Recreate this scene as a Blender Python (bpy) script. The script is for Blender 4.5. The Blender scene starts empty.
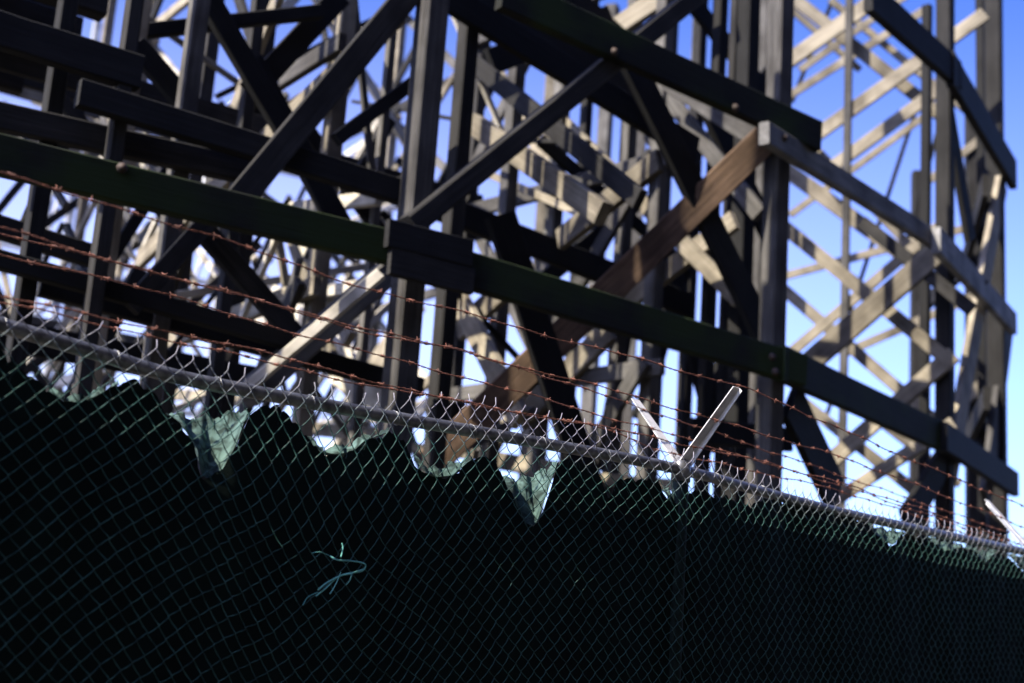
import bpy, math, random
from mathutils import Vector, Matrix
random.seed(11)
sc = bpy.context.scene
C = sc.collection
R_ = math.radians

# ---------------------------------------------------------------- camera
CAM = Vector((0, 0, 1.6)); PITCH = R_(12.8); ROLL = R_(4.0)
FPX = 1422.0; W, H = 1024, 683
fw = Vector((0, math.cos(PITCH), math.sin(PITCH)))
u0 = Vector((0, -math.sin(PITCH), math.cos(PITCH))); r0 = Vector((1, 0, 0))
RT = r0*math.cos(ROLL) + u0*math.sin(ROLL)
UP = u0*math.cos(ROLL) - r0*math.sin(ROLL)
cd = bpy.data.cameras.new('camera'); cam = bpy.data.objects.new('camera', cd); C.objects.link(cam)
m3 = Matrix((RT, UP, -fw)).transposed()
cam.matrix_world = Matrix.Translation(CAM) @ m3.to_4x4()
cd.sensor_width = 36; cd.lens = 50; cd.clip_start = .05; cd.clip_end = 6000
cd.dof.use_dof = True; cd.dof.focus_distance = 4.75; cd.dof.aperture_fstop = 2.0
sc.camera = cam

def ray(x, y):
    return fw + RT*((x-W/2)/FPX) - UP*((y-H/2)/FPX)
def hit(x, y, P, n):
    """where the sight line of a measured point meets a real plane of the structure"""
    d = ray(x, y); return CAM + d*((P-CAM).dot(n)/d.dot(n))
def depth(p): return (p-CAM).dot(fw)

# ---------------------------------------------------------------- materials
def newmat(name):
    m = bpy.data.materials.new(name); m.use_nodes = True
    nt = m.node_tree; return m, nt, nt.nodes['Principled BSDF']
def wood(name, a, b, moss=None, bump=.5, rough=.85, scale=1.0):
    m, nt, bs = newmat(name); N = nt.nodes.new; L = nt.links.new
    tc = N('ShaderNodeTexCoord'); oi = N('ShaderNodeObjectInfo')
    add = N('ShaderNodeVectorMath'); add.operation = 'ADD'
    mul = N('ShaderNodeVectorMath'); mul.operation = 'SCALE'; mul.inputs['Scale'].default_value = 37
    cx = N('ShaderNodeCombineXYZ')
    for i in range(3): L(oi.outputs['Random'], cx.inputs[i])
    L(cx.outputs[0], mul.inputs[0]); L(tc.outputs['Object'], add.inputs[0]); L(mul.outputs[0], add.inputs[1])
    mp = N('ShaderNodeMapping'); mp.inputs['Scale'].default_value = (1.2*scale, 26*scale, 26*scale)
    L(add.outputs[0], mp.inputs[0])
    n1 = N('ShaderNodeTexNoise'); n1.inputs['Scale'].default_value = 1.6; n1.inputs['Detail'].default_value = 7; n1.inputs['Roughness'].default_value = .65
    L(mp.outputs[0], n1.inputs['Vector'])
    n2 = N('ShaderNodeTexNoise'); n2.inputs['Scale'].default_value = 3.2; n2.inputs['Detail'].default_value = 5
    L(add.outputs[0], n2.inputs['Vector'])
    r1 = N('ShaderNodeValToRGB'); r1.color_ramp.elements[0].position = .3; r1.color_ramp.elements[1].position = .72
    r1.color_ramp.elements[0].color = (*a, 1); r1.color_ramp.elements[1].color = (*b, 1)
    L(n1.outputs['Fac'], r1.inputs[0])
    mx = N('ShaderNodeMixRGB'); mx.blend_type = 'MULTIPLY'; mx.inputs[0].default_value = .8
    r2 = N('ShaderNodeValToRGB'); r2.color_ramp.elements[0].position = .33; r2.color_ramp.elements[1].position = .62
    r2.color_ramp.elements[0].color = (.28, .265, .25, 1); r2.color_ramp.elements[1].color = (1, 1, 1, 1)
    L(n2.outputs['Fac'], r2.inputs[0]); L(r1.outputs[0], mx.inputs[1]); L(r2.outputs[0], mx.inputs[2])
    out = mx.outputs[0]
    # each timber a little darker or paler than the next
    mr = N('ShaderNodeMapRange'); mr.inputs['To Min'].default_value = .62; mr.inputs['To Max'].default_value = 1.2
    L(oi.outputs['Random'], mr.inputs[0])
    vm = N('ShaderNodeVectorMath'); vm.operation = 'SCALE'; L(out, vm.inputs[0]); L(mr.outputs[0], vm.inputs['Scale']); out = vm.outputs[0]
    if moss:
        n3 = N('ShaderNodeTexNoise'); n3.inputs['Scale'].default_value = 1.7; n3.inputs['Detail'].default_value = 8
        L(add.outputs[0], n3.inputs['Vector'])
        r3 = N('ShaderNodeValToRGB'); r3.color_ramp.elements[0].position = .42; r3.color_ramp.elements[1].position = .6
        L(n3.outputs['Fac'], r3.inputs[0])
        m2 = N('ShaderNodeMixRGB'); L(r3.outputs[0], m2.inputs[0]); L(out, m2.inputs[1]); m2.inputs[2].default_value = (*moss, 1); out = m2.outputs[0]
    L(out, bs.inputs['Base Color']); bs.inputs['Roughness'].default_value = rough; bs.inputs['Specular IOR Level'].default_value = .25
    bp = N('ShaderNodeBump'); bp.inputs['Strength'].default_value = bump; bp.inputs['Distance'].default_value = .01
    L(n1.outputs['Fac'], bp.inputs['Height']); L(bp.outputs[0], bs.inputs['Normal'])
    return m
M = {
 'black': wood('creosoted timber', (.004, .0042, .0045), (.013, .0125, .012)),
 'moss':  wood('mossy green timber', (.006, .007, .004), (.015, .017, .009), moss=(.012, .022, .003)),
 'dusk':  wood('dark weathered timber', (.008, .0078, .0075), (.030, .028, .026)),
 'post':  wood('dark grey weathered timber', (.022, .021, .020), (.085, .08, .074)),
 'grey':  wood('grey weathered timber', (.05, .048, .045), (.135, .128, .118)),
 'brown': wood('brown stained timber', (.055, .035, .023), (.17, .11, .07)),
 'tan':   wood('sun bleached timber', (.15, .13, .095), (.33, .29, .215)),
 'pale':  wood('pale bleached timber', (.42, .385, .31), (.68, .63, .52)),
 'ash':   wood('skylit timber', (.14, .14, .14), (.34, .335, .325)),  # lighter tone with the sky light on the right-hand beams put into it
 'white': wood('white painted timber', (.55, .55, .53), (.78, .78, .76), bump=.2),
}
def metal(name, a, b, rough=.45, met=.8, sc_=30):
    m, nt, bs = newmat(name); N = nt.nodes.new; L = nt.links.new
    tc = N('ShaderNodeTexCoord'); n = N('ShaderNodeTexNoise'); n.inputs['Scale'].default_value = sc_; n.inputs['Detail'].default_value = 6
    L(tc.outputs['Object'], n.inputs['Vector'])
    r = N('ShaderNodeValToRGB'); r.color_ramp.elements[0].position = .35; r.color_ramp.elements[1].position = .65
    r.color_ramp.elements[0].color = (*a, 1); r.color_ramp.elements[1].color = (*b, 1)
    L(n.outputs['Fac'], r.inputs[0]); L(r.outputs[0], bs.inputs['Base Color'])
    bs.inputs['Roughness'].default_value = rough; bs.inputs['Metallic'].default_value = met
    return m
GALV = metal('galvanised steel', (.06, .06, .062), (.19, .19, .186), .36, .6)
ARM = metal('pale galvanised steel', (.36, .355, .34), (.52, .51, .49), .55, .2)
RUST = metal('rusty wire', (.07, .025, .016), (.22, .082, .05), .75, .2, 60)
WIRE = metal('light tinted wire', (.007, .025, .022), (.030, .085, .074), .45, 0, 25)  # green painted in for light coming through the cloth; the wire is galvanised
GWIRE = metal('zinc wire', (.30, .31, .36), (.5, .51, .56), .4, .6, 25)
IRON = metal('rusted bolt iron', (.02, .015, .012), (.06, .04, .03), .7, .5)

def fabric(name, a, b):
    m, nt, bs = newmat(name); N = nt.nodes.new; L = nt.links.new
    tc = N('ShaderNodeTexCoord'); n = N('ShaderNodeTexNoise'); n.inputs['Scale'].default_value = 4; n.inputs['Detail'].default_value = 7
    L(tc.outputs['Object'], n.inputs['Vector'])
    r = N('ShaderNodeValToRGB'); r.color_ramp.elements[0].position = .35; r.color_ramp.elements[1].position = .68
    r.color_ramp.elements[0].color = (*a, 1); r.color_ramp.elements[1].color = (*b, 1)
    L(n.outputs['Fac'], r.inputs[0]); L(r.outputs[0], bs.inputs['Base Color'])
    bs.inputs['Roughness'].default_value = .9; bs.inputs['Specular IOR Level'].default_value = .15
    w = N('ShaderNodeTexNoise'); w.inputs['Scale'].default_value = 350; L(tc.outputs['Object'], w.inputs['Vector'])
    bp = N('ShaderNodeBump'); bp.inputs['Strength'].default_value = .25; bp.inputs['Distance'].default_value = .002
    L(w.outputs['Fac'], bp.inputs['Height']); L(bp.outputs[0], bs.inputs['Normal'])
    return m
FAB = fabric('dark green screen cloth', (.0012, .0045, .0036), (.0026, .009, .0070))
FABLIT = fabric('sunlit teal cloth', (.035, .062, .053), (.085, .14, .12))  # paler copy of the cloth colour, sunlight on the folds painted in
WIRE.node_tree.nodes['Principled BSDF'].inputs['Specular IOR Level'].default_value = .2
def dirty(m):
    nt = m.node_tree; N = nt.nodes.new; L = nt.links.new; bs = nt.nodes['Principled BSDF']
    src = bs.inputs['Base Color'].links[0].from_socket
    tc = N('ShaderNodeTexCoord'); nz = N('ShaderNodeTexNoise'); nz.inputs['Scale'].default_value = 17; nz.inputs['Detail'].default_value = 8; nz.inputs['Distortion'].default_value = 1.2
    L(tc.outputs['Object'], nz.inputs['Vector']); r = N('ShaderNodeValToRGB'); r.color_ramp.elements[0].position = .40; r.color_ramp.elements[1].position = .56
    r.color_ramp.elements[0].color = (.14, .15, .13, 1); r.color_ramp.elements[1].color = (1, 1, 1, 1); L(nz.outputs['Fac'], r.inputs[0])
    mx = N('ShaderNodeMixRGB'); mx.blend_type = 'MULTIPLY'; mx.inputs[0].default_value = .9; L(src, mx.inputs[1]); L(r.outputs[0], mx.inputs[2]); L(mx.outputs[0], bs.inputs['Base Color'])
dirty(FABLIT)
def light_tint(m):  # painted light: grey at the top, cloth-filtered green kept below
    nt = m.node_tree; N = nt.nodes.new; L = nt.links.new; bs = nt.nodes['Principled BSDF']
    src = bs.inputs['Base Color'].links[0].from_socket
    tc = N('ShaderNodeTexCoord'); sp = N('ShaderNodeSeparateXYZ'); L(tc.outputs['Object'], sp.inputs[0])
    nz = N('ShaderNodeTexNoise'); nz.inputs['Scale'].default_value = 9; L(tc.outputs['Object'], nz.inputs['Vector'])
    ma = N('ShaderNodeMath'); ma.operation = 'MULTIPLY_ADD'; ma.inputs[1].default_value = .16; L(nz.outputs['Fac'], ma.inputs[0]); L(sp.outputs['Z'], ma.inputs[2])
    mr = N('ShaderNodeMapRange'); mr.inputs['From Min'].default_value = 2.33; mr.inputs['From Max'].default_value = 2.45; L(ma.outputs[0], mr.inputs['Value'])
    mx = N('ShaderNodeMixRGB'); L(mr.outputs[0], mx.inputs[0]); L(src, mx.inputs[1]); mx.inputs[2].default_value = (.20, .19, .22, 1); L(mx.outputs[0], bs.inputs['Base Color'])
light_tint(WIRE)
CORD = fabric('teal cord', (.10, .30, .255), (.16, .42, .36))

# ---------------------------------------------------------------- object helpers
def tag(o, label=None, cat=None, group=None, kind=None):
    if label: o['label'] = label
    if cat: o['category'] = cat
    if group: o['group'] = group
    if kind: o['kind'] = kind
    return o
def empty(name, loc):
    o = bpy.data.objects.new(name, None); C.objects.link(o); o.location = loc; o.empty_display_size = .2
    return o
def link(name, verts, faces, mat, parent=None, mw=None, smooth=False):
    me = bpy.data.meshes.new(name); me.from_pydata([tuple(v) for v in verts], [], faces); me.update()
    for mt in (mat if isinstance(mat, (list, tuple)) else [mat]): me.materials.append(mt)
    if smooth: me.polygons.foreach_set('use_smooth', [True]*len(me.polygons))
    o = bpy.data.objects.new(name, me); C.objects.link(o)
    mw = mw or Matrix.Identity(4)
    if parent is not None:
        o.parent = parent
        pm = Matrix.Translation(parent['_loc']) if '_loc' in parent else Matrix.Identity(4)
        o.matrix_local = pm.inverted() @ mw
    else: o.matrix_world = mw
    return o
def root(name, loc, label, cat, group=None):
    o = empty(name, loc); o['_loc'] = list(loc); return tag(o, label, cat, group)

def timber(parent, name, P0, P1, w, t, nrm, mat, ext=0.0):
    """one sawn timber from P0 to P1: w across its face, t thick along nrm; eased edges, slightly bowed"""
    P0 = Vector(P0); P1 = Vector(P1); X = (P1-P0); ln = X.length; X.normalize()
    if ext: P0 = P0 - X*ext; P1 = P1 + X*ext; ln += 2*ext
    Z = Vector(nrm); Z = (Z - X*Z.dot(X)).normalized(); Y = Z.cross(X)
    mw = Matrix.Translation((P0+P1)/2) @ Matrix((X, Y, Z)).transposed().to_4x4()
    c = min(w, t)*.09; a, b = w/2, t/2
    sec = [(a-c, -b), (a, -b+c), (a, b-c), (a-c, b), (-a+c, b), (-a, b-c), (-a, -b+c), (-a+c, -b)]
    n = 6; vs = []; by = random.uniform(-1, 1)*.006*ln*.3; bz = random.uniform(-1, 1)*.006*ln*.3
    for i in range(n+1):
        f = i/n; k = 4*f*(1-f)
        jw = 1+random.uniform(-.02, .02)
        for (y, z) in sec:
            vs.append(((f-.5)*ln + random.uniform(-.002, .002), y*jw + by*k + random.uniform(-.0012, .0012), z*jw + bz*k + random.uniform(-.0012, .0012)))
    fs = []
    for i in range(n):
        for j in range(8):
            p = i*8+j; q = i*8+(j+1) % 8; fs.append((p, q, q+8, p+8))
    fs.append(tuple(range(7, -1, -1))); fs.append(tuple(n*8+j for j in range(8)))
    return link(name, vs, fs, M[mat], parent, mw)

class MB:
    def __init__(s): s.v = []; s.f = []
    def tube(s, pts, r, n=5, cap=True, rs=None):
        base = len(s.v); pts = [Vector(p) for p in pts]; prev = None
        for i, p in enumerate(pts):
            t = (pts[min(i+1, len(pts)-1)] - pts[max(i-1, 0)]).normalized()
            if prev is None:
                u = t.orthogonal().normalized()
            else:
                u = prev - t*prev.dot(t)
                u = u.normalized() if u.length > 1e-6 else t.orthogonal().normalized()
            prev = u; v = t.cross(u); rr = rs[i] if rs else r
            for k in range(n):
                a = 2*math.pi*k/n; s.v.append(p + (u*math.cos(a) + v*math.sin(a))*rr)
        for i in range(len(pts)-1):
            for k in range(n):
                a = base+i*n+k; b = base+i*n+(k+1) % n; s.f.append((a, b, b+n, a+n))
        if cap:
            s.f.append(tuple(base+k for k in range(n-1, -1, -1))); e = base+(len(pts)-1)*n
            s.f.append(tuple(e+k for k in range(n)))
        return s
    def build(s, name, mat, parent=None, smooth=True): return link(name, s.v, s.f, mat, parent, None, smooth)

def spline(pts, n):
    """smooth curve through points"""
    pts = [Vector(p) for p in pts]; out = []
    for i in range(len(pts)-1):
        a = pts[max(i-1, 0)]; b = pts[i]; c = pts[i+1]; d = pts[min(i+2, len(pts)-1)]
        for k in range(n):
            t = k/n
            out.append(.5*((2*b) + (c-a)*t + (2*a-5*b+4*c-d)*t*t + (3*b-a-3*c+d)*t**3))
    out.append(pts[-1]); return out
def lerp(xs, ys, x):
    if x <= xs[0]: return ys[0]
    for i in range(len(xs)-1):
        if x <= xs[i+1]:
            return ys[i] + (ys[i+1]-ys[i])*(x-xs[i])/(xs[i+1]-xs[i])
    return ys[-1]

# ================================================================ coaster trestle, front
Zu = Vector((0, 0, 1))
def v2(x, y, z=0): return Vector((x, y, z))
def unit(a): return Vector((math.sin(R_(a)), math.cos(R_(a)), 0))
# outer line of the curving trestle in plan
pB = v2(1.91, 9.84); dF = unit(55.1); mF = v2(-dF.y, dF.x)
pC = v2(3.95, 12.50); dB = (pC-pB).normalized(); mB = v2(-dB.y, dB.x)
pD = v2(5.02, 14.35); dC = (pD-pC).normalized(); mC = v2(-dC.y, dC.x)
pE = v2(5.65, 16.9); dD = (pE-pD).normalized(); mD = v2(-dD.y, dD.x)
pG = v2(5.75, 19.6); mE = v2(-1, .1).normalized(); dE = v2(.1, 1).normalized()
pA = hit(412, 220, pB, mF); pA.z = 0
LONG = {'F': (pB, mF), 'FB': (pB, mB), 'FC': (pC, mC), 'FD': (pD, mD)}            # faces along the track
def mid(a, b): return (a+b).normalized()
BENT = {'A': (pA, dF), 'L1': (pA-dF*2.75, dF), 'L2': (pA-dF*1.35, dF), 'B': (pB, mid(dF, dB)), 'C': (pC, mid(dB, dC)), 'D': (pD, mid(dC, dD)), 'E': (pE, dE), 'G': (pG, dE),
        'M': (pA+dF*1.4, dF)}
_k = Matrix.Rotation(R_(-24), 3, 'Z') @ mF
BENT['N'] = (pA-mF*.10-dF*.3, Matrix.Rotation(R_(-35), 3, 'Z') @ mF); BENT['R'] = (pA+dF*3.4, dF); BENT['S'] = (pA+dF*6.5, dF)
BENT['K'] = (pB+mF*.02, _k)                                # skewed knee brace plane at post B
def plane(k, off):
    P, n = (LONG.get(k) or BENT[k]); return P + n*off, n

front = root('roller_coaster_trestle', (pA.x, pA.y, 0), 'dark weathered timber coaster trestle with mossy green beams, rising close behind the fence', 'trestle')
def T(k, off, x0, y0, x1, y1, wpx, mat, name='cross_brace', t=.06, par=None, ext=0.0):
    P, n = plane(k, off); a = hit(x0, y0, P, n); b = hit(x1, y1, P, n)
    # width of the board from the width seen across it
    dp = (depth(a)+depth(b))/2; X = (b-a).normalized(); Y = n.cross(X); m = (a+b)/2
    def pj(p):
        q = p-CAM; c = q.dot(fw); return Vector((q.dot(RT)/c*FPX, q.dot(UP)/c*FPX))
    e = pj(m+Y*.1)-pj(m); ax = (pj(b)-pj(a)).normalized(); perp = abs(e.x*ax.y - e.y*ax.x)/.1
    w = max(.04, min(.34, wpx/perp))
    return timber(par or front, name, a, b, w, t, n, mat, ext)
def V(k, off, x, y, wpx, mat, ztop=8.6, name='post', par=None, rot=None, f=1.3, z0=0):
    P, n = plane(k, off); p = hit(x, y, P, n); w = wpx*depth(p)/FPX/f
    return timber(par or front, name, (p.x, p.y, z0), (p.x+random.uniform(-.01, .01), p.y+random.uniform(-.01, .01), ztop), w, w*1.05, rot or n, mat)

# --- main posts of the front line
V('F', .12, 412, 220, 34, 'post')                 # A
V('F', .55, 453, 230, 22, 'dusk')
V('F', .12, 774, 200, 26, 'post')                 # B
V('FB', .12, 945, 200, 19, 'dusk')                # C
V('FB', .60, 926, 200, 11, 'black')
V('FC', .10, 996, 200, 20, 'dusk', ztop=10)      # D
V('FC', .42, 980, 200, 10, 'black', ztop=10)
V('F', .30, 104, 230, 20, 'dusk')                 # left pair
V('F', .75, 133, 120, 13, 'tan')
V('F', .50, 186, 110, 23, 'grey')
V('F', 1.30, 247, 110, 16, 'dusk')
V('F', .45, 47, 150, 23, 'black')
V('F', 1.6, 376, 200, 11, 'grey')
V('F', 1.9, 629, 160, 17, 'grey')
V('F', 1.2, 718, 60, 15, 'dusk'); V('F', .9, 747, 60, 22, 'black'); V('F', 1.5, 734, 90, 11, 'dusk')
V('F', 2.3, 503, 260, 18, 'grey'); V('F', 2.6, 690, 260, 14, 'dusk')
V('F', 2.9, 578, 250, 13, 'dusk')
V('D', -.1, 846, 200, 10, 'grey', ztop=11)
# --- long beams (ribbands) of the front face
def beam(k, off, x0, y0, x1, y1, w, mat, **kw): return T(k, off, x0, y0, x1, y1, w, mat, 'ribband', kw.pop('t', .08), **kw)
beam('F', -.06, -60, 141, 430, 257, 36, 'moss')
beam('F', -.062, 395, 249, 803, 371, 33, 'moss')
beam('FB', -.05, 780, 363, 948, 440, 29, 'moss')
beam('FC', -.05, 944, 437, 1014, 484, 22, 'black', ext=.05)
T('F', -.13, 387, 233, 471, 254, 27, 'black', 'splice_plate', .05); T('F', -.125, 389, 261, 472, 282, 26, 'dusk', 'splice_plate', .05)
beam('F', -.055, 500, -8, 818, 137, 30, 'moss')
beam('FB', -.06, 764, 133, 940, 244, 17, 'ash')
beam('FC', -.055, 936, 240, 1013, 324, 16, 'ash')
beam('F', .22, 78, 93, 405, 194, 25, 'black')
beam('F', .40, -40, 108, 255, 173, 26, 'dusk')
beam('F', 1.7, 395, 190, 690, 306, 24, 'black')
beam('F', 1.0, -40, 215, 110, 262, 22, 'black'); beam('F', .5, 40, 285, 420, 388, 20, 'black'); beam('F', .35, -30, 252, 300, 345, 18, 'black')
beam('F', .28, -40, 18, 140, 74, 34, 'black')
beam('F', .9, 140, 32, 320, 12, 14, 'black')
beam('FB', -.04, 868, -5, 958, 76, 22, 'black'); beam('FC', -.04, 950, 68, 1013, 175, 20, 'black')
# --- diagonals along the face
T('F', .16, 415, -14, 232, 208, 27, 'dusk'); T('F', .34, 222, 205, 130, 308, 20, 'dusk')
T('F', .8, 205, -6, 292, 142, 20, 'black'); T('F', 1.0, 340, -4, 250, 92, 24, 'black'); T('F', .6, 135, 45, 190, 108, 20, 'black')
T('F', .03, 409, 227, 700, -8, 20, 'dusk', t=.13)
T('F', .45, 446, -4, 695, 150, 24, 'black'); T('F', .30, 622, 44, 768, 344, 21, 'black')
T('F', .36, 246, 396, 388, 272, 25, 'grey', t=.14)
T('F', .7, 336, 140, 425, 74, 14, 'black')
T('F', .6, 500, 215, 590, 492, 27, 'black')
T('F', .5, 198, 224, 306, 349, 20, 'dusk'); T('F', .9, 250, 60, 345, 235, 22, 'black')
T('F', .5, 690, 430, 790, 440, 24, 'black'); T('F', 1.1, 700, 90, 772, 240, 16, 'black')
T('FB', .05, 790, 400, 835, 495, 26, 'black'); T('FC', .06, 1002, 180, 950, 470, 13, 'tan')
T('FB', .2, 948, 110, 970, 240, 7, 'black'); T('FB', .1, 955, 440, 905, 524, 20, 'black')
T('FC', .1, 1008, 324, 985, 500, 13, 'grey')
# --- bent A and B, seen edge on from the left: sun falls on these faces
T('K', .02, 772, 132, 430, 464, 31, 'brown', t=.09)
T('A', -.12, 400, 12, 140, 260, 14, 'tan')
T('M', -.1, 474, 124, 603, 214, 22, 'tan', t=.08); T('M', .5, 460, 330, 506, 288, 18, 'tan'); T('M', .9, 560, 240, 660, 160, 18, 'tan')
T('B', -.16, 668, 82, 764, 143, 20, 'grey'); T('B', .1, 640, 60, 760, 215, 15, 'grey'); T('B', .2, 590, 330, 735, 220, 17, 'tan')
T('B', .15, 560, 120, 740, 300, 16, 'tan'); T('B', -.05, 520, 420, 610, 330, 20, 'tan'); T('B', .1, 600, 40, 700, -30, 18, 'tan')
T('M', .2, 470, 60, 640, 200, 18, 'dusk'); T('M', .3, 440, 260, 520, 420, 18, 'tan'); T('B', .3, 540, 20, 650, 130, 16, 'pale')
# --- the cross bracing of the bents round the curve, open to the sky
def X(k, off, *q, mat='tan'): 
    for (x0, y0, x1, y1, w) in q: T(k, off+random.uniform(-.012, .012), x0, y0, x1, y1, w*.86, mat, 'cross_brace', .05)
X('C', -.12, (800, 371, 948, 243, 25)); X('C', .10, (776, 221, 954, 365, 16)); X('C', -.10, (862, 222, 972, 310, 16), mat='dusk')
X('C', .12, (824, 467, 954, 354, 19)); X('C', -.08, (826, 506, 954, 423, 15))
X('D', -.10, (776, 70, 896, -15, 17), (800, 147, 985, 14, 15), (820, 176, 938, 90, 14), (772, 369, 945, 221, 12))
X('D', .10, (780, -12, 940, 115, 15), (782, 115, 925, 262, 10), (776, 163, 925, 271, 18), (772, 216, 940, 352, 15), (775, 282, 940, 425, 14), (800, 400, 920, 495, 14))
X('E', -.10, (770, 108, 925, 10, 9), (840, 355, 990, 290, 10), (770, 280, 990, 222, 9), (790, 215, 940, 105, 8), (930, 425, 992, 378, 15), (800, 70, 940, -28, 8), (930, 180, 985, 135, 9))
X('E', .10, (830, 0, 990, 130, 8), (780, 220, 940, 350, 9), (780, 0, 860, 70, 7), (820, 375, 960, 485, 9))
X('E', .2, (792, 102, 836, -8, 5), (914, 116, 850, 312, 5), (955, 70, 905, 250, 5), (868, 290, 825, 420, 5), mat='black')
# inner posts of the curve bents, behind the outer ones
for k, offs, mats in (('C', (1.9, 3.0), ('grey', 'dusk')), ('D', (3.3, 4.4), ('grey', 'grey')), ('E', (4.2, 5.4), ('grey', 'tan'))):
    P, n = BENT[k]; m = v2(-n.y, n.x)
    for o, mt in zip(offs, mats):
        q = P+m*o; timber(front, 'post', (q.x, q.y, 0), (q.x, q.y, 9.5), .15, .16, n, mt)
for k in ('E', 'G'):
    P, n = BENT[k]; timber(front, 'post', (P.x, P.y, 0), (P.x, P.y, 9), .19, .19, n, 'dusk')
P, n = BENT['D']
# low ledgers, inner line of ribbands
for z in (2.3, 4.6, 6.9):
    a = pD+mD*.1; b = pE+mE*.1
    timber(front, 'ribband', (a.x, a.y, z), (b.x, b.y, z), .24, .07, mD, 'dusk', .1)
    a = pE; b = pG; timber(front, 'ribband', (a.x, a.y, z), (b.x, b.y, z), .24, .07, mE, 'dusk', .1)

# --- regular inner framing of bents left and middle (rows of posts, ledgers, X bracing)
def bent(par, P, n, offs, levels, mats, ztop, pw=.15, bw=.17, skip=.12, x2=True):
    m = v2(-n.y, n.x); rr = random.random
    for o in offs:
        q = P+m*o; timber(par, 'post', (q.x, q.y, 0), (q.x+random.uniform(-.03, .03), q.y, ztop), pw*random.uniform(.85, 1.15), pw, n, random.choice(mats))
    for z in levels:
        a = P+m*(offs[0]-.2)-n*(pw/2+.035); b = P+m*(offs[-1]+.2)-n*(pw/2+.035)
        timber(par, 'ledger', (a.x, a.y, z), (b.x, b.y, z+random.uniform(-.03, .03)), bw*1.05, .06, n, random.choice(mats))
    zs = levels
    for i in range(len(offs)-1):
        for j in range(len(zs)-1):
            for sg in ((1, -1) if x2 else (random.choice((1, -1)),)):
                if rr() < skip: continue
                o0, o1 = (offs[i], offs[i+1]) if sg > 0 else (offs[i+1], offs[i])
                off = n*(sg*(pw/2+.03)+random.uniform(-.01, .01)) - (n*.075 if sg < 0 else n*0)
                a = P+m*o0+off; b = P+m*o1+off
                timber(par, 'cross_brace', (a.x, a.y, zs[j]+.05), (b.x, b.y, zs[j+1]-.05), bw*random.uniform(.75, 1.05), .05, n, random.choice(mats), .12)
def row(par, P, d, n_bays, step, levels, mats, w=.2, inward=None):
    for i in range(n_bays):
        a = P+d*(i*step); b = P+d*((i+1)*step)
        for z in levels:
            if random.random() < .25: continue
            timber(par, 'ribband', (a.x, a.y, z), (b.x, b.y, z), w, .06, inward, random.choice(mats), .08)
for s in (-2.75, 0.05):
    bent(front, pA+dF*s+mF*0, dF, (1.25, 2.5, 3.7), (2.2, 3.9, 5.6, 7.3), ('grey', 'tan', 'dusk', 'post'), 8.5, .12, .125, .3)
bent(front, pB+dF*.1, BENT['B'][1], (1.3, 2.5, 3.6), (2.2, 3.9, 5.6, 7.3), ('post', 'grey', 'tan', 'grey'), 8.5, .12, .125, .3)
row(front, pA+mF*3.75-dF*2.75, dF, 2, 2.8, (3.0, 5.8), ('dusk', 'black', 'dusk'), inward=mF)
row(front, pA+mF*2.0-dF*5.5, dF, 2, 2.8, (3.4, 5.2, 6.6), ('dusk', 'black'), inward=mF)

# --- the underside of the track deck, top left
dk = pA-dF*1.6
for i in range(7):
    c = pA + dF*(-4.2+i*.34); a = c+mF*1.3; b = c+mF*3.3
    timber(front, 'deck_tie', (a.x, a.y, 5.62), (b.x, b.y, 5.62), .09, .11, Zu, random.choice(('brown', 'dusk', 'dusk')))
for o, w in ((1.4, .14), (1.9, .2), (2.6, .2), (3.1, .14)):
    a = pA-dF*4.3+mF*o; b = pA-dF*1.55+mF*o
    timber(front, 'deck_stringer', (a.x, a.y, 5.46), (b.x, b.y, 5.46), w, .16, Zu, 'dusk')
for i in range(4, 8):
    c0 = pA-dF*4.3+mF*(1.1+i*.24); c1 = c0+dF*2.8
    timber(front, 'deck_plank', (c0.x, c0.y, 5.72), (c1.x, c1.y, 5.72), .18, .04, Zu, random.choice(('brown', 'dusk', 'tan')))

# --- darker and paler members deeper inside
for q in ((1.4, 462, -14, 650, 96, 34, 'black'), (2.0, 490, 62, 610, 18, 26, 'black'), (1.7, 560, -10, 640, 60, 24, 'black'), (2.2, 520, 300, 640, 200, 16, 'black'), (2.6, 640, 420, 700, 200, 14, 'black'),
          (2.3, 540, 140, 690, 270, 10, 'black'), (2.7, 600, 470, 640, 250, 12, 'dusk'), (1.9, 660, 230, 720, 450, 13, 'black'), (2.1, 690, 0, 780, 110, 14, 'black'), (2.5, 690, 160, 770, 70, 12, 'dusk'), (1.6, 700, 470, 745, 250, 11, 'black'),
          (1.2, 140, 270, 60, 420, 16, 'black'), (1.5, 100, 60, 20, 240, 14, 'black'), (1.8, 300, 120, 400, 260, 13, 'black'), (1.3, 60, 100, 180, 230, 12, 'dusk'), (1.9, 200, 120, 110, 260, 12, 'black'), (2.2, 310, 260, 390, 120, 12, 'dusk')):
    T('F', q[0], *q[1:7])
T('M', .0, 255, 286, 398, 418, 34, 'pale'); T('A', .5, 268, 212, 380, 198, 13, 'pale', 'ledger'); T('A', .6, 275, 298, 365, 286, 12, 'pale', 'ledger'); T('A', .7, 300, 230, 350, 340, 12, 'pale'); T('A', .9, 335, 370, 290, 230, 10, 'tan')

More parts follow.
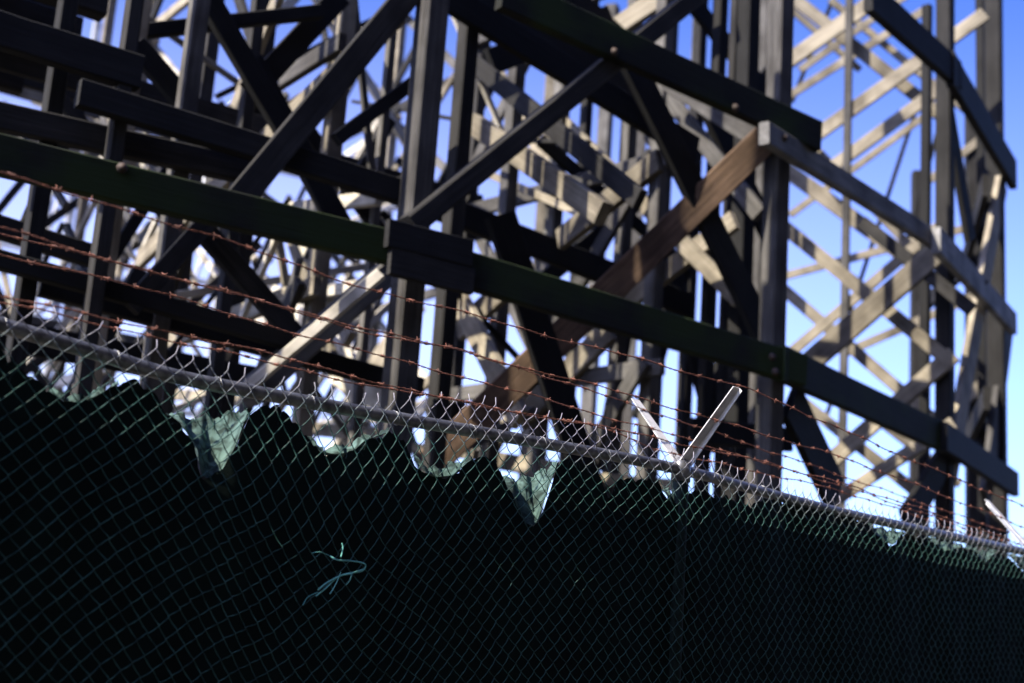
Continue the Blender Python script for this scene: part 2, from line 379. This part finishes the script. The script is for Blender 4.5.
T('N', 0, 246, 389, 381, 274, 11, 'pale'); T('R', 0, 262, 290, 400, 420, 30, 'pale'); T('S', 0, 300, 300, 395, 405, 26, 'pale'); T('R', .3, 340, 420, 420, 300, 16, 'tan'); T('S', .3, 255, 330, 330, 250, 16, 'pale')  # first pale strip is added to paint the sunlit top edge of the brace
for q in (('M', -.05, 150, 392, 250, 402, 12, 'tan'), ('M', .1, 285, 427, 392, 437, 13, 'tan'), ('M', .2, 400, 446, 476, 455, 10, 'tan'), ('B', .1, 500, 461, 572, 473, 18, 'tan'), ('B', .2, 590, 478, 680, 486, 12, 'tan')):
    T(*q, 'ledger')
rq = random.Random(77)
for i in range(80):
    s = rq.uniform(-3, 2.7); o = rq.uniform(1.5, 6.8); z = rq.uniform(2.2, 6.6)
    c = pA + dF*s + mF*o + Zu*z; a = R_(rq.choice((40, -40, 55, -55, 22, -22, 70, -70)) + rq.uniform(-8, 8)); l = rq.uniform(.5, 1.3)
    if rq.random() < .55: ax = mF*math.cos(a) + Zu*math.sin(a); nn = dF
    else: ax = dF*math.cos(a) + Zu*math.sin(a); nn = mF
    timber(front, 'strut', c-ax*l, c+ax*l, rq.uniform(.03, .08), .04, nn, rq.choice(('pale', 'tan', 'pale', 'dusk', 'grey', 'black', 'tan')))
# --- bolt heads
def bolt(x, y, k, off):
    P, n = plane(k, off); p = hit(x, y, P, n); mb = MB()
    s = -1 if (CAM-p).dot(n) < 0 else 1
    mb.tube([p-n*s*.01, p+n*s*.008, p+n*s*.022, p+n*s*.03], .02, 8, rs=[.03, .03, .018, .014]); mb.build('bolt', IRON, front)
for q in ((772, 357, 'F', -.105), (775, 372, 'F', -.105), (784, 138, 'FB', -.1), (940, 243, 'FB', -.1),
          (122, 168, 'F', -.105), (735, 108, 'F', -.1), (614, 52, 'F', -.1), (985, 282, 'FC', -.09)): bolt(*q)

# ================================================================ rear trestle
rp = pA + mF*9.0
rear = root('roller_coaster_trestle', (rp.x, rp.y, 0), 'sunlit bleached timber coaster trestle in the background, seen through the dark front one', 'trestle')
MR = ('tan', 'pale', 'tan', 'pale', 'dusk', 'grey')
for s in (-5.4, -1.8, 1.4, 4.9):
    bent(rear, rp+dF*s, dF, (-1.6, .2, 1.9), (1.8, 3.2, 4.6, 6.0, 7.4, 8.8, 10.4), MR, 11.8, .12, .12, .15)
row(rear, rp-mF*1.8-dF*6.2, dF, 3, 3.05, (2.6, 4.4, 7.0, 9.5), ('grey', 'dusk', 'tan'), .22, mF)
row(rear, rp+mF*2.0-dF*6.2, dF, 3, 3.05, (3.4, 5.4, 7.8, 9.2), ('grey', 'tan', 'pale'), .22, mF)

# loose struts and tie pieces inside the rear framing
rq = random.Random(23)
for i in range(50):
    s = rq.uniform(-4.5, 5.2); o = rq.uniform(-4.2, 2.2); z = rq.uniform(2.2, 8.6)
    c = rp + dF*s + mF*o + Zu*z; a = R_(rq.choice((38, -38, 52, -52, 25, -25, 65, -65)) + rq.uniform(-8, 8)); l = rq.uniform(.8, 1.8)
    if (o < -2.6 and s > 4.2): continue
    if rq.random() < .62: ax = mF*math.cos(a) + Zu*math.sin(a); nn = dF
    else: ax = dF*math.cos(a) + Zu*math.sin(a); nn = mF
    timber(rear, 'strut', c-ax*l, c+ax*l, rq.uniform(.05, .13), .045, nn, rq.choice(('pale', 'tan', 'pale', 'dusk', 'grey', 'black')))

# ================================================================ far white trestle
wp = v2(-10.5, 31, 0)
far = root('lattice_trestle', (wp.x, wp.y, 0), 'white painted lattice trestle farthest back, glimpsed through gaps above the fence at left', 'trestle')
dW = unit(62); mW = v2(-dW.y, dW.x)
for s in (-7, -3.5, 0, 3.5, 7):
    bent(far, wp+dW*s, dW, (-1.5, 1.5), (2.5, 5.5, 8.5, 11.5, 14), ('white',), 15, .16, .17, .1)
row(far, wp-mW*1.7-dW*7, dW, 4, 3.5, (3.5, 6.5, 9.5, 12.5), ('white',), .15, mW)

# ================================================================ fence
rail_px = [(-150, 283), (0, 321), (100, 350), (180, 374), (270, 392), (394, 415), (560, 444), (690, 469), (850, 512), (1024, 550), (1100, 567)]
fP = hit(690, 469, Vector((0, 0, 2.34)), Zu); fP0 = hit(0, 321, Vector((0, 0, 2.34)), Zu); fP1 = hit(1024, 550, Vector((0, 0, 2.34)), Zu)
d1 = (fP-fP0); d1.z = 0; d1.normalize(); d2 = (fP1-fP); d2.z = 0; d2.normalize()
q1 = v2(-d1.y, d1.x); q2 = v2(-d2.y, d2.x)                    # away from the viewer
base = v2(fP.x, fP.y)
def fpos(s, off=0.0):
    """plan position along the fence line (s = 0 at the post), off behind it"""
    k = max(0, min(1, (s+.25)/.5)); q = (q1*(1-k)+q2*k).normalized()
    if s < -.25: p = base+d1*s
    elif s > .25: p = base+d2*s
    else: p = base + (d1 if s < 0 else d2)*s
    return p + q*off
def fhit(x, y, off=0.0):
    """measured point -> (s, z) on the fence sheet"""
    d, q = (d1, q1) if x <= 690 else (d2, q2)
    p = hit(x, y, base+q*off, q); return (p-base).dot(d), p.z
S0, S1 = -3.6, 4.2
fence = root('chain_link_fence', (base.x, base.y, 0), 'chain link fence with steel top rail, its mesh in front of the green cloth', 'fence')
rs = [fhit(*p) for p in rail_px]
rxs = [a for a, b in rs]; rzs = [b for a, b in rs]
def rail_z(s): return lerp(rxs, rzs, s)
RS = spline([Vector((a, b, 0)) for a, b in rs], 8)
mb = MB(); mb.tube([Vector((*fpos(p.x, .042).xy, p.y)) for p in RS], .0205, 14); mb.build('top_rail', GALV, fence)
# post with its two barb arms
def fpost(s):
    zt = rail_z(s); p = fpos(s, .042)
    q = q1 if s <= 0 else q2
    mb = MB(); mb.tube([(p.x, p.y, 0), (p.x, p.y, zt-.03), (p.x, p.y, zt+.01)], .03, 14); po = mb.build('post', M_POST, fence)
    mb = MB(); mb.tube([(p.x, p.y, zt-.045), (p.x, p.y, zt+.012), (p.x, p.y, zt+.03), (p.x, p.y, zt+.045)], .036, 14, rs=[.036, .036, .03, .012]); mb.build('post_cap', GALV, po)
    for sg in (-1, 1):
        a = Vector((p.x, p.y, zt+.02)); e = a + q*(sg*.245) + Zu*.265
        X = (e-a).normalized(); Y = X.cross(q).normalized(); Z = X.cross(Y)
        # folded steel angle: two flanges
        vs = []; fs = []
        prof = [(-.03, 0), (.03, 0), (.03, .004), (-.026, .004), (-.026, .032), (-.03, .032)] if sg > 0 else [(-.024, 0), (.024, 0), (.024, .004), (-.02, .004), (-.02, .026), (-.024, .026)]
        for t in (0, .5, 1):
            wd = 1 - .25*t
            for (y, z) in prof: vs.append(a+X*((e-a).length*t)+Y*(y*wd)-Z*(z*wd*sg))
        for i in range(2):
            for j in range(6):
                fs.append((i*6+j, i*6+(j+1) % 6, (i+1)*6+(j+1) % 6, (i+1)*6+j))
        fs += [tuple(range(5, -1, -1)), tuple(range(12, 18))]
        link('barb_arm', vs, fs, ARM, po)
M_POST = metal('green coated post steel', (.005, .011, .010), (.012, .022, .02), .6, .1)
M_POST.node_tree.nodes['Principled BSDF'].inputs['Specular IOR Level'].default_value = .12
for s in (-3.0, 0, 3.02): fpost(s)

# chain link mesh: vertical zigzag pickets hooked into their neighbours
A_ = .0285
def top_extra(s):
    return lerp([-3.6, -2.4, -1.9, -1.45, -1.15, -.8, -.3, .1, .6, 4.2], [.05, .045, .04, .05, .085, .085, .06, .03, .03, .03], s)
def bulge(s, z):
    b = .022*math.sin(s*2.3+1)+.012*math.sin(s*5.1+z*3)
    k = math.exp(-max(0, 2.3-z)/.3)
    return -.004 - .25*abs(b)*k - .010*k
def mdz(s, z):
    """slump of the mesh, strongest in the slack bay on the left"""
    k = max(0, min(1, (2.4-z)/.35))
    return -k*.16*math.exp(-((s+1.55)/.42)**2) - k*.02*math.sin(s*4)
mbg = MB(); mbz = MB()
npk = int((S1-S0)/A_)
for i in range(npk):
    sa = S0+i*A_; zt = rail_z(sa)+top_extra(sa)
    n = int((zt-.06)/A_); pts = []
    ztop = zt
    for j in range(n+1):
        z = ztop - j*A_
        side = (i+j) % 2
        s_ = sa + (A_+.0012 if side else -.0012)
        ss = s_ + .006*math.sin(z*7+s_*3) + .003*math.sin(z*19+s_*11) + random.uniform(-.0016, .0016)
        zz = z + mdz(ss, z) + .003*math.sin(s_*17+z*5) + random.uniform(-.0016, .0016)
        y = bulge(ss, zz) + (.0022 if (j % 2) else -.0022)
        p = fpos(ss, y); v = Vector((p.x, p.y, zz))
        if pts:                                            # rising strands run on the near side, falling ones behind, as in a flattened coil
            mdp = (pts[-1]+v)/2 - (q1 if sa < 0 else q2)*(.0034 if side == 0 else -.0034); pts.append(mdp)
        pts.append(v)
    # twisted barb of the selvage: the ends stand up past the last knuckle
    p = pts[0]; tip = p + Zu*.022 + d1*random.uniform(-.012, .012) + q1*random.uniform(-.008, .008)
    if i % 2: pts = [tip] + pts
    (mbz if False else mbg).tube(pts, .0017, 5)
mbg.build('wire_mesh', WIRE, fence, True)
# tie wires on the rail
tmb = None
for s in [S0+.4+.31*i for i in range(24)]:
    z = rail_z(s); mb = MB(); ring = []
    for k in range(9):
        a = 2*math.pi*k/8; c = fpos(s+.004*k, .042+.0225*math.cos(a)); ring.append(Vector((c.x, c.y, z+.022*math.sin(a))))
    mb.tube(ring, .0018, 5); mb.build('tie_wire', GALV, fence)

# ---- barbed wire: twisted pairs with four-point barbs, strung on the arms
def strand(px, off, label, seed):
    rnd = random.Random(seed)
    pts = []
    for (x, y) in px:
        d, q = (d1, q1) if x <= 690 else (d2, q2)
        pts.append(hit(x, y, base+q*off, q))
    # real slack: tiny irregular waves
    c = spline(pts, 24); L_ = 0; mb = MB(); a_ = []; b_ = []; nextb = .05; ln = 0
    # resample evenly
    cum = [0]
    for i in range(1, len(c)): cum.append(cum[-1]+(c[i]-c[i-1]).length)
    N = int(cum[-1]/.007); res = []; j = 0
    for i in range(N):
        t = cum[-1]*i/(N-1)
        while j < len(cum)-2 and cum[j+1] < t: j += 1
        f = (t-cum[j])/max(1e-9, cum[j+1]-cum[j]); res.append(c[j].lerp(c[j+1], f))
    ph = rnd.uniform(0, 6); w1 = rnd.uniform(0, 6)
    for i, p in enumerate(res):
        t = cum[-1]*i/(N-1)
        p = p + Zu*(.0035*math.sin(t*9+w1)+.002*math.sin(t*23+ph)); res[i] = p
    for i, p in enumerate(res):
        tt = (res[min(i+1, N-1)]-res[max(i-1, 0)]).normalized(); u = tt.cross(Zu).normalized(); v = tt.cross(u)
        a = ph + i*.007/.05*2*math.pi
        e = (u*math.cos(a)+v*math.sin(a))*.0019; a_.append(p+e); b_.append(p-e)
    mb.tube(a_, .0013, 4); mb.tube(b_, .0013, 4)
    i = int(rnd.uniform(3, 15))
    while i < N-2:
        p = res[i]; tt = (res[i+1]-res[i-1]).normalized(); u = tt.cross(Zu).normalized(); v = tt.cross(u)
        for w in (0, 1):
            a0 = rnd.uniform(0, 6.28); coil = []
            for k in range(11):
                a = a0+k/10*2.5*2*math.pi; coil.append(p+tt*((k/10-.5)*.011+(w-.5)*.004)+(u*math.cos(a)+v*math.sin(a))*.0042)
            st = (coil[0]-p).normalized(); en = (coil[-1]-p).normalized()
            t1 = st.cross(tt); t2 = en.cross(tt)
            pre = coil[0]+t1*.012*rnd.choice((1, 1))+st*.003; post = coil[-1]-t2*.012+en*.003
            mb.tube([pre]+coil+[post], .0011, 4)
        i += int(rnd.uniform(.095, .125)/.007)
    o = mb.build('barbed_wire', RUST)
    tag(o, label, 'barbed wire', 'strands of barbed wire strung above the fence')
strand([(-120, 140), (0, 174), (200, 232), (340, 280), (520, 328), (690, 373), (757, 393), (900, 455), (1024, 507), (1100, 540)], -.24, 'topmost rusty barbed wire strand, crossing the tip of the near arm of the fence post', 1)
strand([(-120, 195), (0, 228), (200, 285), (350, 324), (600, 387), (728, 424), (860, 464), (1024, 527), (1100, 556)], -.13, 'rusty barbed wire strand crossing the near arm of the fence post halfway up', 2)
strand([(-120, 203), (0, 234), (200, 284), (350, 328), (480, 356), (638, 407), (860, 482), (1024, 538), (1100, 566)], .24, 'rusty barbed wire strand crossing the tip of the left leaning arm of the post', 3)
strand([(-120, 228), (0, 255), (100, 277), (350, 348), (460, 376), (600, 415), (665, 433), (860, 492), (1024, 549), (1100, 575)], .13, 'thin rusty barbed wire strand halfway up the left leaning arm of the post', 4)
strand([(-120, 270), (20, 301), (200, 338), (350, 375), (470, 404), (560, 419), (705, 449), (860, 489), (1024, 545), (1100, 570)], -.05, 'rusty barbed wire strand low on the near arm, just above the top of the mesh', 5)
strand([(-120, 283), (40, 311), (200, 347), (350, 381), (520, 413), (600, 428), (680, 455), (860, 497), (1024, 556), (1100, 580)], .06, 'lowest rusty barbed wire strand, sagging along the top of the mesh behind the near strands', 6)

# ---- green windscreen cloth tied behind the mesh
edge_px = [(-260, 300), (-60, 333), (0, 345), (18, 368), (50, 391), (60, 399), (78, 403), (98, 395), (118, 383), (140, 380), (158, 392), (168, 413), (183, 428), (197, 447), (200, 470), (205, 479), (222, 470), (236, 445), (247, 414),
 (258, 406), (275, 406), (290, 416), (305, 435), (318, 451), (335, 454), (352, 452), (365, 440), (390, 432), (408, 440), (416, 460), (424, 471), (438, 477), (453, 475), (466, 464), (480, 455), (494, 457), (503, 480),
 (511, 495), (518, 510), (525, 526), (536, 524), (543, 505), (550, 485), (557, 463), (570, 458), (590, 465), (600, 482), (607, 498), (612, 494), (616, 482), (630, 478), (645, 478), (660, 482), (668, 498), (680, 508),
 (690, 492), (700, 488), (712, 496), (724, 496), (738, 504), (750, 506), (760, 498), (800, 503), (850, 517), (866, 523), (880, 540), (893, 545), (903, 533), (930, 540), (945, 551), (960, 548), (972, 550), (985, 563), (996, 552), (1010, 556), (1024, 572), (1040, 566), (1090, 572)]
OFFC = .032
ed = [fhit(x, y, OFFC) for x, y in edge_px]
exs = [a for a, b in ed]; ezs = [b for a, b in ed]
for i in range(1, len(exs)): exs[i] = max(exs[i], exs[i-1]+.002)
ncol = 760; nrow = 46; vs = []; fs = []
def cloth_off(s, z, zt):
    d = zt-z; k = math.exp(-max(0, d)/.22)
    o = .022 + (OFFC-.022)*k + .009*math.sin(s*6.3+z*1.3) + .005*math.sin(s*13+z*4+2) + .003*math.sin(s*31-z*9)
    o += .005*max(0, 1-d/.25)*math.sin(s*19)
    return max(.008, o)
for i in range(ncol+1):
    s = S0+(S1-S0)*i/ncol; zt = lerp(exs, ezs, s) + .0015*math.sin(s*171) + .002*math.sin(s*97+1) + .004*math.sin(s*43+2) - (.010*abs(math.sin(s*61+math.sin(s*7)*3))**14)
    for j in range(nrow+1):
        f = (j/nrow)**1.6; z = zt - (zt-.04)*f
        p = fpos(s, cloth_off(s, z, zt)); vs.append((p.x, p.y, z))
for i in range(ncol):
    for j in range(nrow):
        a = i*(nrow+1)+j; fs.append((a, a+1, a+nrow+2, a+nrow+1))
cloth = link('privacy_screen', vs, fs, FAB, smooth=True)
tag(cloth, 'torn dark green privacy cloth hung behind the wire mesh, its top edge scalloped', 'screen')
# where the hem has slumped it folds over backwards and catches the sun, painted in as a paler teal
def flap(lo, up, back):
    n = 26; m = 10; vs = []; fs = []
    def along(px, off):
        pts = []
        for x, y in px:
            d, q = (d1, q1) if x <= 690 else (d2, q2); pts.append(hit(x, y, base+q*off, q))
        c = [0]
        for a, b in zip(pts, pts[1:]): c.append(c[-1]+(b-a).length)
        out = []
        for i in range(n+1):
            t = c[-1]*i/n
            for k in range(len(pts)-1):
                if t <= c[k+1]+1e-9: out.append(pts[k].lerp(pts[k+1], (t-c[k])/max(1e-9, c[k+1]-c[k]))); break
        return out
    a = along(lo, OFFC+.006); b = along(up, OFFC+back)
    for i in range(n+1):
        for j in range(m+1):
            t = j/m; p = a[i].lerp(b[i], t); p = p + Zu*(-.018*math.sin(math.pi*t)*math.sin(math.pi*i/n)) + q1*(.014*math.sin(i*.9+t*3)*t*(1-t)*4+.006*math.sin(i*2.1+j*.8)*min(1, t*3)) + Zu*(.004*math.sin(i*1.7+j*1.3)*t+(.004*math.sin(i*2.9+lo[0][0])+.008*math.sin(i*.8+lo[0][0]))*t**3)
            vs.append(p)
    for i in range(n):
        for j in range(m):
            k = i*(m+1)+j; fs.append((k, k+1, k+m+2, k+m+1))
    link('hem_fold', vs, fs, FABLIT, cloth, smooth=True)
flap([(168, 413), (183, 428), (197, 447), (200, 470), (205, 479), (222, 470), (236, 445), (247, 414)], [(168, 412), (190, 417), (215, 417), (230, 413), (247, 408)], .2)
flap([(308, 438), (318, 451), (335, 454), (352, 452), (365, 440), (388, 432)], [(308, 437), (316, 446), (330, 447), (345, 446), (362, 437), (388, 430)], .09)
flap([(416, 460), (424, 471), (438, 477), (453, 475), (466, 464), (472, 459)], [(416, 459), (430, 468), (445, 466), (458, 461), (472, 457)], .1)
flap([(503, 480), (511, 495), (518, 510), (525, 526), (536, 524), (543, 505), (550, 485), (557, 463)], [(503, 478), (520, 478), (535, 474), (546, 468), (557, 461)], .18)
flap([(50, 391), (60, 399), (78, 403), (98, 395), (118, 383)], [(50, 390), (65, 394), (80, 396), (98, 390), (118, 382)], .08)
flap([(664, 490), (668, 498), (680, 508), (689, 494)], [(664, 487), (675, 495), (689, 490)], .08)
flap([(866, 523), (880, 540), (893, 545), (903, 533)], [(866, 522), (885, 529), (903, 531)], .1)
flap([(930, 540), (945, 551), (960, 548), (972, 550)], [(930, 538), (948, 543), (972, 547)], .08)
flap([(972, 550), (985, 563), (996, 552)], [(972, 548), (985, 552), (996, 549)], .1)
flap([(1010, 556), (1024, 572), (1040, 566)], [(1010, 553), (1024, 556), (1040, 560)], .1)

rnd = random.Random(8); mb = MB()
for i in range(150):
    s = rnd.uniform(exs[1], exs[-2]); z = lerp(exs, ezs, s); p0 = Vector((*fpos(s, cloth_off(s, z, z)-.004).xy, z-.004)); l = rnd.uniform(.012, .05)*(1 if rnd.random() < .85 else 2)
    t = (d1 if s < 0 else d2)*rnd.uniform(-.8, .8) + Zu*rnd.uniform(-.9, .6) - q1*rnd.uniform(0, .5); c = rnd.uniform(-.5, .5)
    mb.tube([p0, p0+t*l*.5+d1*c*l*.3, p0+t*l-Zu*l*.25], .0006, 3)
mb.build('fraying', FABLIT, cloth)
# ---- frayed cord caught in the mesh
rnd = random.Random(5)
mb = MB()
def cordpath(px, off=-.05):
    return spline([hit(x, y, base+q1*(off+rnd.uniform(-.012, .012)), q1) for x, y in px], 6)
for px, r in (([(318, 590), (328, 582), (345, 574), (362, 571), (365, 564), (352, 561), (338, 560), (330, 556)], .0022), ([(316, 596), (326, 588), (338, 577), (352, 573), (364, 569)], .0022),
              ([(330, 594), (336, 584), (341, 572)], .0014), ([(341, 557), (343, 548), (342, 543)], .002), ([(318, 592), (308, 597), (303, 605)], .0011), ([(330, 556), (320, 552), (312, 553)], .0011), ([(352, 572), (350, 580), (346, 585)], .0012)):
    mb.tube(cordpath(px), r, 5)
tag(mb.build('frayed_cord', CORD), 'tangle of frayed teal cord caught in the mesh of the fence', 'cord')

# ================================================================ track decks over the bents
def deck(par, P, d, m, o0, o1, z, ln, mat='dusk'):
    n = int(ln/.55)
    for i in range(n):
        c = P+d*(i*.55); a = c+m*o0; b = c+m*o1
        timber(par, 'deck_tie', (a.x, a.y, z), (b.x, b.y, z), .14, .14, Zu, mat)
    k = 5
    for i in range(k):
        o = o0+.25+(o1-o0-.5)*i/(k-1); a = P+m*o; b = a+d*ln
        timber(par, 'deck_plank', (a.x, a.y, z+.11), (b.x, b.y, z+.11), (.34 if i in (0, 4) else .22), .06, Zu, mat)

# ================================================================ street side: unseen building added to block sky light and darken the fence
mbk, nt, bs = newmat('sky blocker brick'); N = nt.nodes.new; L = nt.links.new
tc = N('ShaderNodeTexCoord'); bk = N('ShaderNodeTexBrick'); bk.inputs['Scale'].default_value = 5
bk.inputs['Color1'].default_value = (.028, .017, .013, 1); bk.inputs['Color2'].default_value = (.020, .013, .011, 1); bk.inputs['Mortar'].default_value = (.035, .032, .03, 1)
mp = N('ShaderNodeMapping'); mp.inputs['Rotation'].default_value = (R_(90), 0, 0); L(tc.outputs['Object'], mp.inputs[0]); L(mp.outputs[0], bk.inputs['Vector']); L(bk.outputs[0], bs.inputs['Base Color']); bs.inputs['Roughness'].default_value = .9
mgl, nt, bs = newmat('sky blocker glass'); bs.inputs['Base Color'].default_value = (.015, .018, .02, 1); bs.inputs['Roughness'].default_value = .9; bs.inputs['Specular IOR Level'].default_value = .05
bo = base - q2*9.0 + d2*7
bld = root('sky_blocker', (bo.x, bo.y, 0), 'unseen dark brick building, added across the street to block sky light from the fence', 'building')
BX = Matrix.Translation(bo) @ Matrix((d2, q2, Zu)).transposed().to_4x4()
def bbox(name, x0, x1, y0, y1, z0, z1, mat, par):
    vs = [(x, y, z) for z in (z0, z1) for (x, y) in ((x0, y0), (x1, y0), (x1, y1), (x0, y1))]
    return link(name, vs, [(3, 2, 1, 0), (4, 5, 6, 7), (0, 1, 5, 4), (1, 2, 6, 5), (2, 3, 7, 6), (3, 0, 4, 7)], mat, par, BX)
bbox('sky_blocker_wall', -45, 18, -10, 0, 0, 19, mbk, bld); bbox('sky_blocker_roof', -45.3, 18.3, -10.3, .3, 19, 19.5, mbk, bld)
for i in range(15):
    for j in range(6):
        x = -43+i*3.9; z = 1.1+j*3.1
        bbox('sky_blocker_window', x, x+1.3, -.05, .03, z, z+1.7, mgl, bld); bbox('sky_blocker_sill', x-.1, x+1.4, .004, .1, z-.12, z-.004, mbk, bld)

# ================================================================ ground
m, nt, bs = newmat('dry dirt and gravel'); N = nt.nodes.new; L = nt.links.new
tc = N('ShaderNodeTexCoord'); n1 = N('ShaderNodeTexNoise'); n1.inputs['Scale'].default_value = .6; n1.inputs['Detail'].default_value = 9
L(tc.outputs['Object'], n1.inputs['Vector']); r = N('ShaderNodeValToRGB')
r.color_ramp.elements[0].color = (.025, .022, .017, 1); r.color_ramp.elements[1].color = (.06, .053, .042, 1); r.color_ramp.elements[0].position = .35; r.color_ramp.elements[1].position = .65
L(n1.outputs['Fac'], r.inputs[0]); L(r.outputs[0], bs.inputs['Base Color']); bs.inputs['Roughness'].default_value = .95
g = link('ground', [(-2500, -2500, 0), (2500, -2500, 0), (2500, 2500, 0), (-2500, 2500, 0)], [(0, 1, 2, 3)], m); tag(g, kind='structure')
m, nt, bs = newmat('asphalt'); N = nt.nodes.new; L = nt.links.new
n1 = N('ShaderNodeTexNoise'); n1.inputs['Scale'].default_value = 90; n1.inputs['Detail'].default_value = 6; tc = N('ShaderNodeTexCoord'); L(tc.outputs['Object'], n1.inputs['Vector'])
r = N('ShaderNodeValToRGB'); r.color_ramp.elements[0].color = (.012, .012, .012, 1); r.color_ramp.elements[1].color = (.03, .03, .029, 1); L(n1.outputs['Fac'], r.inputs[0]); L(r.outputs[0], bs.inputs['Base Color']); bs.inputs['Roughness'].default_value = .9
a = base-d1*60-q1*.6; b = base+d2*60-q2*.6; k0 = base-q1*.6
pth = link('pavement', [(a.x, a.y, .004), (k0.x, k0.y, .004), (b.x, b.y, .004), (b.x+q2.x*-7, b.y+q2.y*-7, .004), (k0.x-q1.x*7, k0.y-q1.y*7, .004), (a.x-q1.x*7, a.y-q1.y*7, .004)], [(0, 5, 4, 1), (1, 4, 3, 2)], m); tag(pth, kind='structure')

# ================================================================ light
SD = Vector((-.63, -.405, .66)).normalized(); EL = math.asin(SD.z); AZ = math.atan2(SD.x, SD.y)
w = bpy.data.worlds.new('World'); sc.world = w; w.use_nodes = True
nt = w.node_tree; bg = nt.nodes['Background']; sky = nt.nodes.new('ShaderNodeTexSky'); sky.sky_type = 'NISHITA'; sky.sun_disc = False
sky.sun_elevation = EL; sky.sun_rotation = AZ; sky.air_density = 1.0; sky.dust_density = 1.3; sky.ozone_density = 3.0
gm = nt.nodes.new('ShaderNodeGamma'); gm.inputs[1].default_value = 1.6
nt.links.new(sky.outputs[0], gm.inputs[0]); 
tn = nt.nodes.new('ShaderNodeMixRGB'); tn.blend_type = 'MULTIPLY'; tn.inputs[0].default_value = 1; tn.inputs[2].default_value = (.60, .66, 1.0, 1)
nt.links.new(gm.outputs[0], tn.inputs[1])
# pale haze low over the horizon
wt = nt.nodes.new('ShaderNodeTexCoord'); sx = nt.nodes.new('ShaderNodeSeparateXYZ'); nt.links.new(wt.outputs['Generated'], sx.inputs[0])
hz = nt.nodes.new('ShaderNodeMapRange'); hz.interpolation_type = 'SMOOTHSTEP'
hz.inputs['From Min'].default_value = .18; hz.inputs['From Max'].default_value = .50; hz.inputs['To Min'].default_value = 1; hz.inputs['To Max'].default_value = 0
nt.links.new(sx.outputs['Z'], hz.inputs['Value'])
ad = nt.nodes.new('ShaderNodeMixRGB'); ad.blend_type = 'ADD'; ad.inputs[2].default_value = (4.0, 3.3, 2.2, 1)
az = nt.nodes.new('ShaderNodeMapRange'); az.inputs['From Min'].default_value = -.15; az.inputs['From Max'].default_value = .38; az.inputs['To Min'].default_value = 1.0; az.inputs['To Max'].default_value = .40
nt.links.new(sx.outputs['X'], az.inputs['Value'])
hm = nt.nodes.new('ShaderNodeMath'); hm.operation = 'MULTIPLY'; nt.links.new(hz.outputs[0], hm.inputs[0]); nt.links.new(az.outputs[0], hm.inputs[1])
nt.links.new(hm.outputs[0], ad.inputs[0]); nt.links.new(tn.outputs[0], ad.inputs[1]); nt.links.new(ad.outputs[0], bg.inputs[0]); bg.inputs[1].default_value = .05
sl = bpy.data.lights.new('sun', 'SUN'); sl.energy = 5.0; sl.angle = R_(.5); sl.color = (1, .92, .79)
so = bpy.data.objects.new('sun', sl); C.objects.link(so); so.rotation_euler = SD.to_track_quat('Z', 'Y').to_euler()
sc.view_settings.view_transform = 'Standard'; sc.view_settings.look = 'None'; sc.view_settings.exposure = 1.6; sc.view_settings.gamma = 1
sc.view_settings.use_curve_mapping = False
sc.render.engine = 'CYCLES'; sc.cycles.use_denoising = True; sc.cycles.max_bounces = 6
for o in C.objects:
    if '_loc' in o: del o['_loc']
